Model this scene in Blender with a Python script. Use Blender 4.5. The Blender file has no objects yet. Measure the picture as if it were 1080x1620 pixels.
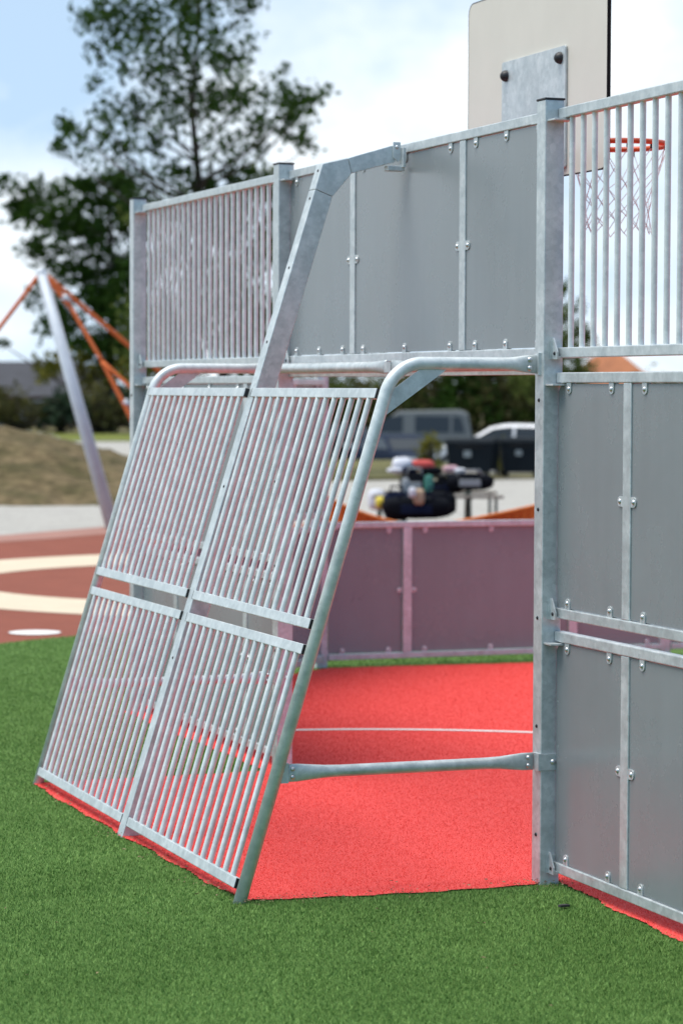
import bpy, math, random
import numpy as np
from mathutils import Vector, Matrix
R = math.radians
S = bpy.context.scene
COL = S.collection

# ------------------------------------------------------------------ camera
CAM = Vector((-4.2653, -9.2886, 1.8974)); YAW, PITCH, ROLL = 0.35297, 0.046153, 0.0038327
Fv = Vector((math.sin(YAW)*math.cos(PITCH), math.cos(YAW)*math.cos(PITCH), -math.sin(PITCH)))
Rv = Vector((math.cos(YAW), -math.sin(YAW), 0)); Uv = Rv.cross(Fv)
R2 = Rv*math.cos(ROLL) + Uv*math.sin(ROLL); U2 = -Rv*math.sin(ROLL) + Uv*math.cos(ROLL)
cd = bpy.data.cameras.new('camera'); cam = bpy.data.objects.new('camera', cd); COL.objects.link(cam)
M3 = Matrix((R2, U2, -Fv)).transposed()
cam.matrix_world = Matrix.Translation(CAM) @ M3.to_4x4()
cd.sensor_fit = 'VERTICAL'; cd.sensor_height = 36; cd.sensor_width = 24
cd.lens = 4200/1620*36; cd.clip_start = 0.1; cd.clip_end = 3000
cd.dof.use_dof = True; cd.dof.focus_distance = 10.0; cd.dof.aperture_fstop = 3.3
S.camera = cam

def at(x, y, d):                      # the far background was surveyed from the photo: pixel + distance -> point
    return CAM + d*(Fv + R2*((x-540)/4200) - U2*((y-810)/4200))

# ------------------------------------------------------------------ world + sun
SUN_EL, SUN_AZ = 70, -80              # azimuth measured from +Y towards +X
W = bpy.data.worlds.new('World'); S.world = W; W.use_nodes = True
nt = W.node_tree; N = nt.nodes; Lk = nt.links
for n in list(N): N.remove(n)
out = N.new('ShaderNodeOutputWorld'); bg = N.new('ShaderNodeBackground'); bg.inputs[1].default_value = 0.15
sky = N.new('ShaderNodeTexSky'); sky.sky_type = 'NISHITA'; sky.sun_disc = False
sky.sun_elevation = R(SUN_EL); sky.sun_rotation = R(SUN_AZ); sky.air_density = 1.0; sky.dust_density = 0.6; sky.ozone_density = 1.2
tc = N.new('ShaderNodeTexCoord'); mp = N.new('ShaderNodeMapping'); mp.inputs['Scale'].default_value = (1.0, 1.0, 1.5)
mp.inputs['Location'].default_value = (0.35, 0.1, 0.4)
nz = N.new('ShaderNodeTexNoise'); nz.inputs['Scale'].default_value = 8; nz.inputs['Detail'].default_value = 6; nz.inputs['Roughness'].default_value = .52
cr = N.new('ShaderNodeValToRGB'); cr.color_ramp.elements[0].position = 0.38; cr.color_ramp.elements[1].position = 0.66
cr.color_ramp.elements[0].color = (.28, .28, .28, 1); cr.color_ramp.elements[1].color = (1, 1, 1, 1)
mx = N.new('ShaderNodeMix'); mx.data_type = 'RGBA'
mx.inputs[7].default_value = (5.5, 5.75, 5.85, 1)
va = N.new('ShaderNodeVectorMath'); va.operation = 'ADD'; va.inputs[1].default_value = (0, 0, .34)
vn = N.new('ShaderNodeVectorMath'); vn.operation = 'NORMALIZE'
Lk.new(tc.outputs['Generated'], va.inputs[0]); Lk.new(va.outputs[0], vn.inputs[0]); Lk.new(vn.outputs[0], sky.inputs[0])
Lk.new(tc.outputs['Generated'], mp.inputs[0]); Lk.new(mp.outputs[0], nz.inputs[0]); Lk.new(nz.outputs[0], cr.inputs[0])
sx = N.new('ShaderNodeSeparateXYZ'); Lk.new(tc.outputs['Generated'], sx.inputs[0])       # clearer sky towards -Y, cloudier ahead
mr = N.new('ShaderNodeMapRange'); mr.inputs[1].default_value = -.6; mr.inputs[2].default_value = .5; mr.inputs[3].default_value = .1; mr.inputs[4].default_value = 1
Lk.new(sx.outputs['Y'], mr.inputs[0]); ml = N.new('ShaderNodeMath'); ml.operation = 'MULTIPLY'
Lk.new(cr.outputs[0], ml.inputs[0]); Lk.new(mr.outputs[0], ml.inputs[1]); Lk.new(ml.outputs[0], mx.inputs[0]); tn = N.new('ShaderNodeMix'); tn.data_type = 'RGBA'; tn.blend_type = 'MULTIPLY'; tn.inputs[0].default_value = 1; tn.inputs[7].default_value = (.92, 1.08, 1.0, 1)
Lk.new(sky.outputs[0], tn.inputs[6]); Lk.new(tn.outputs[2], mx.inputs[6]); Lk.new(mx.outputs[2], bg.inputs[0]); Lk.new(bg.outputs[0], out.inputs[0])

sd = bpy.data.lights.new('sun', 'SUN'); sd.energy = 2.6; sd.angle = R(38); sd.color = (1, .95, .88)
so = bpy.data.objects.new('sun', sd); COL.objects.link(so)
sdir = Vector((math.sin(R(SUN_AZ))*math.cos(R(SUN_EL)), math.cos(R(SUN_AZ))*math.cos(R(SUN_EL)), math.sin(R(SUN_EL))))
so.rotation_euler = sdir.to_track_quat('Z', 'Y').to_euler()
S.view_settings.view_transform = 'Standard'; S.view_settings.look = 'None'; S.view_settings.gamma = 1
S.view_settings.exposure = 0.55

# ------------------------------------------------------------------ helpers
class MB:
    def __init__(s): s.v = []; s.f = []; s.sm = []
    def add(s, vs, fs, smooth=False):
        o = len(s.v); s.v += [tuple(v) for v in vs]
        for f in fs: s.f.append(tuple(i+o for i in f)); s.sm.append(smooth)
        return s
    def box(s, c, d, m=None):
        x, y, z = d[0]/2, d[1]/2, d[2]/2
        vs = [Vector((a*x, b*y, e*z)) for a in (-1, 1) for b in (-1, 1) for e in (-1, 1)]
        if m is not None: vs = [m @ v for v in vs]
        vs = [v + Vector(c) for v in vs]
        return s.add(vs, [(0, 1, 3, 2), (4, 6, 7, 5), (0, 4, 5, 1), (2, 3, 7, 6), (0, 2, 6, 4), (1, 5, 7, 3)])
    def tube(s, pts, r, n=14, caps=True, flat=None):
        """pts polyline; r radius or list; flat = list of (scale_side, scale_up) for squashed ends"""
        pts = [Vector(p) for p in pts]; m = len(pts)
        rr = r if isinstance(r, (list, tuple)) else [r]*m
        T = []
        for i in range(m):
            a = pts[max(i-1, 0)]; b = pts[min(i+1, m-1)]; T.append((b-a).normalized())
        up = Vector((0, 0, 1)) if abs(T[0].z) < .9 else Vector((0, 1, 0))
        rings = []; nn = (up - T[0]*up.dot(T[0])).normalized()
        for i in range(m):
            nn = (nn - T[i]*nn.dot(T[i])).normalized(); bb = T[i].cross(nn)
            fs_, fu = flat[i] if flat else (1, 1)
            rings.append([pts[i] + (nn*math.cos(2*math.pi*k/n)*fu + bb*math.sin(2*math.pi*k/n)*fs_)*rr[i] for k in range(n)])
        o = len(s.v); s.v += [tuple(v) for rg in rings for v in rg]
        for i in range(m-1):
            for k in range(n):
                k2 = (k+1) % n
                s.f.append((o+i*n+k, o+i*n+k2, o+(i+1)*n+k2, o+(i+1)*n+k)); s.sm.append(True)
        if caps:
            s.f.append(tuple(o+k for k in reversed(range(n)))); s.sm.append(False)
            s.f.append(tuple(o+(m-1)*n+k for k in range(n))); s.sm.append(False)
        return s
    def prism(s, poly, ax, a, b):
        """poly 2-D list in the two other axes, extruded along axis ax from a to b"""
        n = len(poly); vs = []
        for t in (a, b):
            for p in poly:
                q = [p[0], p[1]]; q.insert(ax, t); vs.append(q)
        fs = [tuple(range(n)), tuple(reversed(range(n, 2*n)))] + [(i, i+n, (i+1) % n+n, (i+1) % n) for i in range(n)]
        return s.add(vs, fs)
    def dome(s, c, r, axis, h=.5, n=10, k=3):
        """flattened round bolt head, base at c, bulging along axis"""
        ax = Vector(axis).normalized(); t = Vector((0, 0, 1)) if abs(ax.z) < .9 else Vector((1, 0, 0))
        a = ax.cross(t).normalized(); b = ax.cross(a); c = Vector(c)
        vs = []
        for j in range(k):
            w = j/k*math.pi/2
            for i in range(n):
                q = 2*math.pi*i/n; vs.append(c + (a*math.cos(q)+b*math.sin(q))*r*math.cos(w) + ax*r*h*math.sin(w))
        vs.append(c + ax*r*h); fs = []
        for j in range(k-1):
            for i in range(n): fs.append((j*n+i, j*n+(i+1) % n, (j+1)*n+(i+1) % n, (j+1)*n+i))
        for i in range(n): fs.append(((k-1)*n+i, (k-1)*n+(i+1) % n, k*n))
        return s.add(vs, fs, True)
    def build(s, name, mat, parent=None, bevel=0):
        me = bpy.data.meshes.new(name); me.from_pydata(s.v, [], s.f); me.update()
        me.polygons.foreach_set('use_smooth', s.sm)
        import bmesh
        bm = bmesh.new(); bm.from_mesh(me); bmesh.ops.recalc_face_normals(bm, faces=bm.faces); bm.to_mesh(me); bm.free()
        if isinstance(mat, (list, tuple)):
            for m in mat: me.materials.append(m)
        else: me.materials.append(mat)
        o = bpy.data.objects.new(name, me); COL.objects.link(o)
        if parent is not None: o.parent = parent
        if bevel:
            b = o.modifiers.new('bevel', 'BEVEL'); b.width = bevel; b.segments = 2; b.limit_method = 'ANGLE'; b.angle_limit = R(50)
        return o

def tag(o, label=None, cat=None, group=None, kind=None):
    if label: o['label'] = label
    if cat: o['category'] = cat
    if group: o['group'] = group
    if kind: o['kind'] = kind
    return o
def empty(name, loc, rz=0, **k):
    o = bpy.data.objects.new(name, None); o.empty_display_size = .2; COL.objects.link(o)
    o.location = loc; o.rotation_euler = (0, 0, rz); return tag(o, **k)
def copy_tree(o, parent=None):
    c = o.copy(); COL.objects.link(c); c.parent = parent
    for ch in list(o.children): copy_tree(ch, c)
    return c
def arc(c, r, a0, a1, n):
    return [(c[0]+r*math.cos(a0+(a1-a0)*i/n), c[1]+r*math.sin(a0+(a1-a0)*i/n)) for i in range(n+1)]

# ------------------------------------------------------------------ materials
def mat(name, col, rough=.6, metal=0., var=0., vscale=3., col2=None, bump=0., bscale=50., spec=.5, detail=5, coat=0):
    m = bpy.data.materials.new(name); m.use_nodes = True; t = m.node_tree; b = t.nodes['Principled BSDF']
    b.inputs['Base Color'].default_value = (*col, 1); b.inputs['Roughness'].default_value = rough; b.inputs['Metallic'].default_value = metal
    b.inputs['Specular IOR Level'].default_value = spec
    if coat: b.inputs['Coat Weight'].default_value = coat
    tcn = t.nodes.new('ShaderNodeTexCoord')
    if col2 or var:
        n = t.nodes.new('ShaderNodeTexNoise'); n.inputs['Scale'].default_value = vscale; n.inputs['Detail'].default_value = detail; n.inputs['Roughness'].default_value = .6
        t.links.new(tcn.outputs['Object'], n.inputs[0])
        r = t.nodes.new('ShaderNodeValToRGB'); e = r.color_ramp.elements; e[0].position = .35; e[1].position = .65
        c2 = col2 or tuple(c*(1-var) for c in col)
        e[0].color = (*c2, 1); e[1].color = (*col, 1)
        t.links.new(n.outputs[0], r.inputs[0]); t.links.new(r.outputs[0], b.inputs['Base Color'])
    if bump:
        n2 = t.nodes.new('ShaderNodeTexNoise'); n2.inputs['Scale'].default_value = bscale; n2.inputs['Detail'].default_value = 6
        t.links.new(tcn.outputs['Object'], n2.inputs[0])
        bp = t.nodes.new('ShaderNodeBump'); bp.inputs['Strength'].default_value = bump; bp.inputs['Distance'].default_value = .02
        t.links.new(n2.outputs[0], bp.inputs['Height']); t.links.new(bp.outputs[0], b.inputs['Normal'])
    return m

def galv_mat(name, c1=(.54, .585, .595), c2=(.43, .475, .485), c3=(.65, .69, .70), metal=.4, rough=.4):
    m = bpy.data.materials.new(name); m.use_nodes = True; t = m.node_tree; nd = t.nodes; L_ = t.links; b = nd['Principled BSDF']
    tcn = nd.new('ShaderNodeTexCoord')
    vor = nd.new('ShaderNodeTexVoronoi'); vor.inputs['Scale'].default_value = 55; vor.feature = 'F1'
    wn = nd.new('ShaderNodeTexNoise'); wn.inputs['Scale'].default_value = 14; wn.inputs['Detail'].default_value = 8; wn.inputs['Roughness'].default_value = .65
    st = nd.new('ShaderNodeTexNoise'); st.inputs['Scale'].default_value = 2.2; st.inputs['Detail'].default_value = 4
    geo = nd.new('ShaderNodeNewGeometry')
    for n in (vor, wn, st): L_.new(geo.outputs['Position'], n.inputs[0])
    r = nd.new('ShaderNodeValToRGB'); e = r.color_ramp.elements
    e[0].position = .30; e[0].color = (*c2, 1); e[1].position = .68; e[1].color = (*c3, 1); k = e.new(.5); k.color = (*c1, 1)
    a = nd.new('ShaderNodeMath'); a.operation = 'MULTIPLY_ADD'; a.inputs[1].default_value = .2; L_.new(vor.outputs['Color'], a.inputs[0]); L_.new(wn.outputs[0], a.inputs[2])
    a2 = nd.new('ShaderNodeMath'); a2.operation = 'MULTIPLY_ADD'; a2.inputs[1].default_value = .35; L_.new(st.outputs[0], a2.inputs[0]); L_.new(a.outputs[0], a2.inputs[2])
    a3 = nd.new('ShaderNodeMath'); a3.operation = 'SUBTRACT'; a3.inputs[1].default_value = .32; L_.new(a2.outputs[0], a3.inputs[0])
    L_.new(a3.outputs[0], r.inputs[0]); L_.new(r.outputs[0], b.inputs['Base Color'])
    b.inputs['Metallic'].default_value = metal
    rr = nd.new('ShaderNodeMapRange'); rr.inputs[1].default_value = .3; rr.inputs[2].default_value = .7; rr.inputs[3].default_value = rough-.08; rr.inputs[4].default_value = rough+.14
    L_.new(wn.outputs[0], rr.inputs[0]); L_.new(rr.outputs[0], b.inputs['Roughness'])
    bp = nd.new('ShaderNodeBump'); bp.inputs['Strength'].default_value = .12; bp.inputs['Distance'].default_value = .003
    L_.new(wn.outputs[0], bp.inputs['Height']); L_.new(bp.outputs[0], b.inputs['Normal'])
    return m
GALV = galv_mat('galvanised_steel')
GALVB = galv_mat('galvanised_bar', (.65, .69, .69), (.55, .59, .595), (.74, .77, .77), .15, .42)
TUBEM = galv_mat('galvanised_tube', (.62, .66, .66), (.50, .545, .55), (.71, .745, .745), .2, .38)
ZINC = mat('zinc_bolt', (.55, .56, .57), .3, .8)
BLACKP = mat('black_plastic', (.012, .012, .014), .5)
def board_mat(name, c=(.218, .240, .250)):
    m = bpy.data.materials.new(name); m.use_nodes = True; t = m.node_tree; nd = t.nodes; Lt = t.links; b = nd['Principled BSDF']
    g = nd.new('ShaderNodeNewGeometry'); mp_ = nd.new('ShaderNodeMapping'); mp_.inputs['Scale'].default_value = (11, 11, .9)
    st = nd.new('ShaderNodeTexNoise'); st.inputs['Scale'].default_value = 1.; st.inputs['Detail'].default_value = 6; st.inputs['Roughness'].default_value = .6
    Lt.new(g.outputs['Position'], mp_.inputs[0]); Lt.new(mp_.outputs[0], st.inputs[0])
    du = nd.new('ShaderNodeTexNoise'); du.inputs['Scale'].default_value = 1.7; du.inputs['Detail'].default_value = 8; du.inputs['Roughness'].default_value = .65; Lt.new(g.outputs['Position'], du.inputs[0])
    ad = nd.new('ShaderNodeMath'); ad.operation = 'MULTIPLY_ADD'; ad.inputs[1].default_value = .5; Lt.new(st.outputs[0], ad.inputs[0]); Lt.new(du.outputs[0], ad.inputs[2])
    r = nd.new('ShaderNodeValToRGB'); e = r.color_ramp.elements; e[0].position = .55; e[0].color = (*[x*.93 for x in c], 1); e[1].position = .95; e[1].color = (*[x*1.05 for x in c], 1)
    Lt.new(ad.outputs[0], r.inputs[0])
    vo = nd.new('ShaderNodeTexVoronoi'); vo.inputs['Scale'].default_value = 2.6; Lt.new(g.outputs['Position'], vo.inputs[0])      # pale scuffs
    sc_ = nd.new('ShaderNodeMapRange'); sc_.inputs[1].default_value = .045; sc_.inputs[2].default_value = .0; sc_.inputs[3].default_value = 0; sc_.inputs[4].default_value = .0; Lt.new(vo.outputs['Distance'], sc_.inputs[0])
    mxx = nd.new('ShaderNodeMix'); mxx.data_type = 'RGBA'; mxx.inputs[7].default_value = (.32, .33, .33, 1); Lt.new(sc_.outputs[0], mxx.inputs[0]); Lt.new(r.outputs[0], mxx.inputs[6]); Lt.new(mxx.outputs[2], b.inputs['Base Color'])
    rr = nd.new('ShaderNodeMapRange'); rr.inputs[1].default_value = .3; rr.inputs[2].default_value = .7; rr.inputs[3].default_value = .20; rr.inputs[4].default_value = .34
    Lt.new(du.outputs[0], rr.inputs[0]); Lt.new(rr.outputs[0], b.inputs['Roughness']); b.inputs['Specular IOR Level'].default_value = .45
    wv = nd.new('ShaderNodeTexNoise'); wv.inputs['Scale'].default_value = 1.3; wv.inputs['Detail'].default_value = 1; Lt.new(g.outputs['Position'], wv.inputs[0])
    bp = nd.new('ShaderNodeBump'); bp.inputs['Strength'].default_value = .25; bp.inputs['Distance'].default_value = .02; Lt.new(wv.outputs[0], bp.inputs['Height']); Lt.new(bp.outputs[0], b.inputs['Normal'])
    return m
BOARD = board_mat('grey_laminate_board')
CREAM = mat('cream_board', (.66, .62, .54), .45, var=.04, vscale=4)
BLACK = mat('black_rubber', (.01, .01, .011), .8, spec=.2)
ORANGE = mat('orange_enamel', (.62, .085, .02), .4, var=.2, vscale=20)
NETM = mat('white_net_cord', (.62, .62, .62), .8)
ROPED = mat('dark_orange_rope', (.62, .135, .03), .85, var=.3, vscale=30)
ROPE = mat('orange_rope', (.72, .19, .035), .8, var=.3, vscale=30)

def turf_mat(name, a, b_, big, bump=.6, sc=140):
    m = bpy.data.materials.new(name); m.use_nodes = True; t = m.node_tree; nd = t.nodes; b = nd['Principled BSDF']
    b.inputs['Roughness'].default_value = .9; b.inputs['Specular IOR Level'].default_value = .15
    g = nd.new('ShaderNodeNewGeometry')
    n1 = nd.new('ShaderNodeTexNoise'); n1.inputs['Scale'].default_value = sc; n1.inputs['Detail'].default_value = 4
    n2 = nd.new('ShaderNodeTexNoise'); n2.inputs['Scale'].default_value = 1.6; n2.inputs['Detail'].default_value = 6; n2.inputs['Roughness'].default_value = .65
    for n in (n1, n2): t.links.new(g.outputs['Position'], n.inputs[0])
    r = nd.new('ShaderNodeValToRGB'); e = r.color_ramp.elements; e[0].position = .35; e[0].color = (*a, 1); e[1].position = .65; e[1].color = (*b_, 1)
    r2 = nd.new('ShaderNodeValToRGB'); e = r2.color_ramp.elements; e[0].position = .36; e[0].color = (*big, 1); e[1].position = .64; e[1].color = (1, 1, 1, 1)
    mu = nd.new('ShaderNodeMix'); mu.data_type = 'RGBA'; mu.blend_type = 'MULTIPLY'; mu.inputs[0].default_value = 1
    t.links.new(n1.outputs[0], r.inputs[0]); t.links.new(n2.outputs[0], r2.inputs[0]); t.links.new(r.outputs[0], mu.inputs[6]); t.links.new(r2.outputs[0], mu.inputs[7])
    t.links.new(mu.outputs[2], b.inputs['Base Color'])
    bp = nd.new('ShaderNodeBump'); bp.inputs['Strength'].default_value = bump; bp.inputs['Distance'].default_value = .01
    t.links.new(n1.outputs[0], bp.inputs['Height']); t.links.new(bp.outputs[0], b.inputs['Normal'])
    return m
GT = turf_mat('green_turf', (.06, .125, .024), (.125, .205, .055), (.80, .84, .78))
RT = turf_mat('red_turf', (.68, .06, .055), (.82, .12, .11), (.96, .94, .94))
TERRA = turf_mat('terracotta_rubber', (.20, .062, .040), (.27, .085, .056), (.88, .88, .88), .3)
BEIGE = turf_mat('beige_rubber', (.56, .46, .34), (.66, .55, .42), (.93, .93, .93), .2)
WLINE = turf_mat('white_line_fibre', (.62, .60, .58), (.80, .78, .76), (.95, .95, .95), .3)
PAVE = turf_mat('pale_paving', (.34, .32, .29), (.44, .42, .385), (.86, .86, .86), .2, 20)
MEAD = turf_mat('dry_meadow', (.10, .085, .038), (.17, .145, .065), (.7, .75, .65), .5, 6)
MOUNDM = turf_mat('dry_mound_grass', (.10, .072, .036), (.20, .145, .078), (.45, .52, .40), 1., 5)
GRASSY = turf_mat('yellow_green_grass', (.12, .14, .025), (.19, .20, .045), (.8, .85, .8), .4, 4)

# ------------------------------------------------------------------ terrain
def sst(a, b, x): t = np.clip((x-a)/(b-a), 0, 1); return t*t*(3-2*t)
def terr(x, y):
    x = np.asarray(x, float); y = np.asarray(y, float)
    dep = (x-CAM.x)*math.sin(YAW) + (y-CAM.y)*math.cos(YAW)
    lat = (x-CAM.x)*math.cos(YAW) - (y-CAM.y)*math.sin(YAW)
    return -1.0*sst(60, 84, dep)*sst(-3, 1.5, lat)*(1-sst(150, 400, dep))
def sheet(name, poly, z, m, kind='structure', jitter=0, seed=0):
    """flat polygon sheet (x, y) at height z, optional ragged edge"""
    rnd = random.Random(seed); P = []
    if jitter:
        for i in range(len(poly)):
            a = Vector(poly[i]); b = Vector(poly[(i+1) % len(poly)]); n = max(1, min(int((b-a).length/.02), 700))
            d = (b-a).normalized(); nr = Vector((-d.y, d.x))
            for k in range(n):
                q = a+(b-a)*k/n; P.append(q + nr*(rnd.uniform(-jitter, jitter)+jitter*2.4*math.sin(q.x*9+q.y*7.3)*math.sin(q.y*4.1+q.x*15)))
    else: P = [Vector(p) for p in poly]
    me = bpy.data.meshes.new(name); me.from_pydata([(p[0], p[1], z) for p in P], [], [tuple(range(len(P)))]); me.update()
    import bmesh
    bm = bmesh.new(); bm.from_mesh(me); bmesh.ops.triangulate(bm, faces=bm.faces, ngon_method='EAR_CLIP')
    for f in bm.faces:
        if f.normal.z < 0: f.normal_flip()
    bm.to_mesh(me); bm.free(); me.materials.append(m)
    o = bpy.data.objects.new(name, me); COL.objects.link(o); o['kind'] = kind; return o
def grid_mesh(name, xs, ys, hf, m, keep=None):
    X, Y = np.meshgrid(xs, ys); Z = hf(X, Y); nx = len(xs)
    vs = np.stack([X.ravel(), Y.ravel(), Z.ravel()], 1); fs = []
    for j in range(len(ys)-1):
        for i in range(nx-1):
            if keep is None or keep(xs[i], ys[j]): fs.append((j*nx+i, j*nx+i+1, (j+1)*nx+i+1, (j+1)*nx+i))
    me = bpy.data.meshes.new(name); me.from_pydata(vs.tolist(), [], fs); me.update(); me.polygons.foreach_set('use_smooth', [True]*len(me.polygons))
    me.materials.append(m); o = bpy.data.objects.new(name, me); COL.objects.link(o); return o
def spaced(a, b, n, p=2.2):
    t = np.linspace(-1, 1, n); return (a+b)/2 + (b-a)/2*np.sign(t)*np.abs(t)**p
g = grid_mesh('ground', np.concatenate([[-1500, -600, -200], np.arange(-80, 120, 4.), [150, 200, 400, 800, 1500]]),
              np.concatenate([[-600, -200, -60], np.arange(-20, 180, 4.), [220, 300, 500, 900, 1800]]), lambda x, y: terr(x, y)-.03, MEAD); g['kind'] = 'structure'
# sheets are 4 mm apart, highest on top
L1, L2 = 3.128, 2.614
P0, P1, P2, P3, P4 = (0, -L2), (0, 0), (0, L1), (0, L1+L2), (1.86, 7.75)
SX = [P4[0], P4[0]+L2, P4[0]+2*L2, P4[0]+3*L2]
# terracotta play surface, grey paving beyond
sheet('pavement', [(-70, -40), (70, -40), (70, 46), (30, 44), (16, 43), (11, 41.2), (7, 41.2), (1, 42), (-8, 44), (-30, 47), (-70, 50)], -.022, PAVE)
sheet('play_surface', [(-60, -40), (60, -40), (60, 20), (30, 24), (12, 26.6), (5.4, 26.3), (3.55, 24.6), (1.5, 23.2), (-4, 20.6), (-14, 18), (-60, 15)], -.016, TERRA)
EDGE = [(12, 26.6), (5.4, 26.3), (3.55, 24.6), (1.5, 23.2), (-4, 20.6), (-14, 18)]
sheet('kerb_strip', EDGE + [(x+.35, y-1.0) for x, y in reversed(EDGE)], -.0125, turf_mat('faded_terracotta', (.30, .15, .12), (.38, .21, .17), (.9, .9, .9), .2))
def ring(cx, cy, r0, r1, a0, a1, n=64):
    return arc((cx, cy), r1, a0, a1, n) + list(reversed(arc((cx, cy), r0, a0, a1, n)))
# beige bands: the two visible runs of one big ring left-of-centre behind the pitch
def circ3(a, b, c):
    ax, ay = a; bx, by = b; cx, cy = c
    d = 2*(ax*(by-cy)+bx*(cy-ay)+cx*(ay-by))
    ux = ((ax*ax+ay*ay)*(by-cy)+(bx*bx+by*by)*(cy-ay)+(cx*cx+cy*cy)*(ay-by))/d
    uy = ((ax*ax+ay*ay)*(cx-bx)+(bx*bx+by*by)*(ax-cx)+(cx*cx+cy*cy)*(bx-ax))/d
    return ux, uy, math.hypot(ax-ux, ay-uy)
def cfit(P):
    A = np.array([[2*x, 2*y, 1] for x, y in P]); q = np.linalg.lstsq(A, np.array([x*x+y*y for x, y in P]), rcond=None)[0]; return q[0], q[1], math.sqrt(q[2]+q[0]**2+q[1]**2)
ia, ib, ic = cfit([(1.885, 17.594), (3.124, 18.458), (1.326, 15.15), (1.884, 14.025)])
oa, ob_, oc = cfit([(2.341, 19.584), (3.706, 20.36), (.859, 13.113), (1.475, 12.577)])
print('rings', ia, ib, ic, oa, ob_, oc)
sheet('beige_stripe', arc((oa, ob_), oc, R(75), R(285), 64) + list(reversed(arc((ia, ib), ic, R(75), R(285), 64))), -.012, BEIGE)
sheet('white_spot', arc((.65, 10.98), .205, 0, 2*math.pi, 40)[:-1], -.011, WLINE)
# green artificial turf around the pitch
GREEN_POLY = [(-16, -16), (18, -16), (18, 12.6), (8, 12.4), (3.0, 11.3), (1.9, 10.95), (1.13, 10.66), (.6, 10.4), (.17, 10.1), (-.8, 9.5), (-3, 8.1), (-8, 4.5), (-16, -2)]
sheet('green_turf_field', GREEN_POLY, -.006, GT)
RED_POLY = [(-1.225, .05), (-1.19, .012), (-.95, -.022), (-.574, -.042), (-.055, -.055), (0, 0), (.052, .0), (.046, -.12), (.019, -.51), (.002, -.85), (-.008, -1.16), (-.02, -L2-.05), (.05, -3.0), (2.0, -5.1), (12, -5.1), (12, 7.35), (3.4, 7.56), (1.9, 7.66), (1.72, 7.55), (-.02, 5.86), (-.09, 5.72), (-.08, 4.4), (-.07, L1+.04), (-.6, L1+.03), (-1.262, L1+.0), (-1.259, 2.1), (-1.268, 1.45), (-1.242, 1.16), (-1.233, .66), (-1.222, .13)]
sheet('red_turf_pitch', RED_POLY, 0, RT, jitter=.007, seed=3)
GC = (0, L1/2)
sheet('white_goal_line', ring(GC[0], GC[1], 3.07, 3.125, R(-82), R(82), 90), .003, WLINE, jitter=0)

# turf pile: real fibres near the camera, one mesh for each colour
def inside(poly, x, y):
    r = np.zeros(x.shape, bool); n = len(poly); j = n-1
    for i in range(n):
        xi, yi = poly[i]; xj, yj = poly[j]
        c = ((yi > y) != (yj > y)) & (x < (xj-xi)*(y-yi)/(yj-yi+1e-12)+xi); r ^= c; j = i
    return r
def in_view(x, y, mg=.1):
    dx, dy = x-CAM.x, y-CAM.y; dep = dx*math.sin(YAW)+dy*math.cos(YAW); lat = dx*math.cos(YAW)-dy*math.sin(YAW)
    return (dep > 4.6) & (np.abs(lat) < dep*(540/4200+.03)+1.5), dep
def blades(name, n, box, test, z, hgt, wid, m, label_kind='stuff', seed=1, fall=False):
    rg = np.random.default_rng(seed); x = rg.uniform(box[0], box[1], n); y = rg.uniform(box[2], box[3], n)
    ok, dep = in_view(x, y); ok &= test(x, y)
    if fall: ok &= rg.uniform(0, 1, n) < np.minimum(1, (8.6/np.maximum(dep, 1))**2.6)
    x, y, dep = x[ok], y[ok], dep[ok]; n = len(x)
    a = rg.uniform(0, 2*np.pi, n); h = hgt*rg.uniform(.5, 1.15, n); w = wid*rg.uniform(.7, 1.3, n)*(np.maximum(dep/8.6, 1) if fall else 1); ln = rg.uniform(.1, .9, n)*h; b = rg.uniform(0, 2*np.pi, n)
    p0 = np.stack([x-np.cos(a)*w/2, y-np.sin(a)*w/2, np.full(n, z)], 1); p1 = np.stack([x+np.cos(a)*w/2, y+np.sin(a)*w/2, np.full(n, z)], 1)
    p2 = np.stack([x+np.cos(b)*ln+np.cos(a)*w*.3, y+np.sin(b)*ln+np.sin(a)*w*.3, z+h], 1)
    V = np.stack([p0, p1, p2], 1).reshape(-1, 3)
    me = bpy.data.meshes.new(name); me.vertices.add(3*n); me.vertices.foreach_set('co', V.ravel())
    me.loops.add(3*n); me.loops.foreach_set('vertex_index', np.arange(3*n, dtype=np.int32))
    me.polygons.add(n); me.polygons.foreach_set('loop_start', np.arange(0, 3*n, 3, dtype=np.int32)); me.polygons.foreach_set('loop_total', np.full(n, 3, np.int32))
    me.update(calc_edges=True); me.materials.append(m)
    o = bpy.data.objects.new(name, me); COL.objects.link(o); o['kind'] = label_kind; return o
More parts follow.
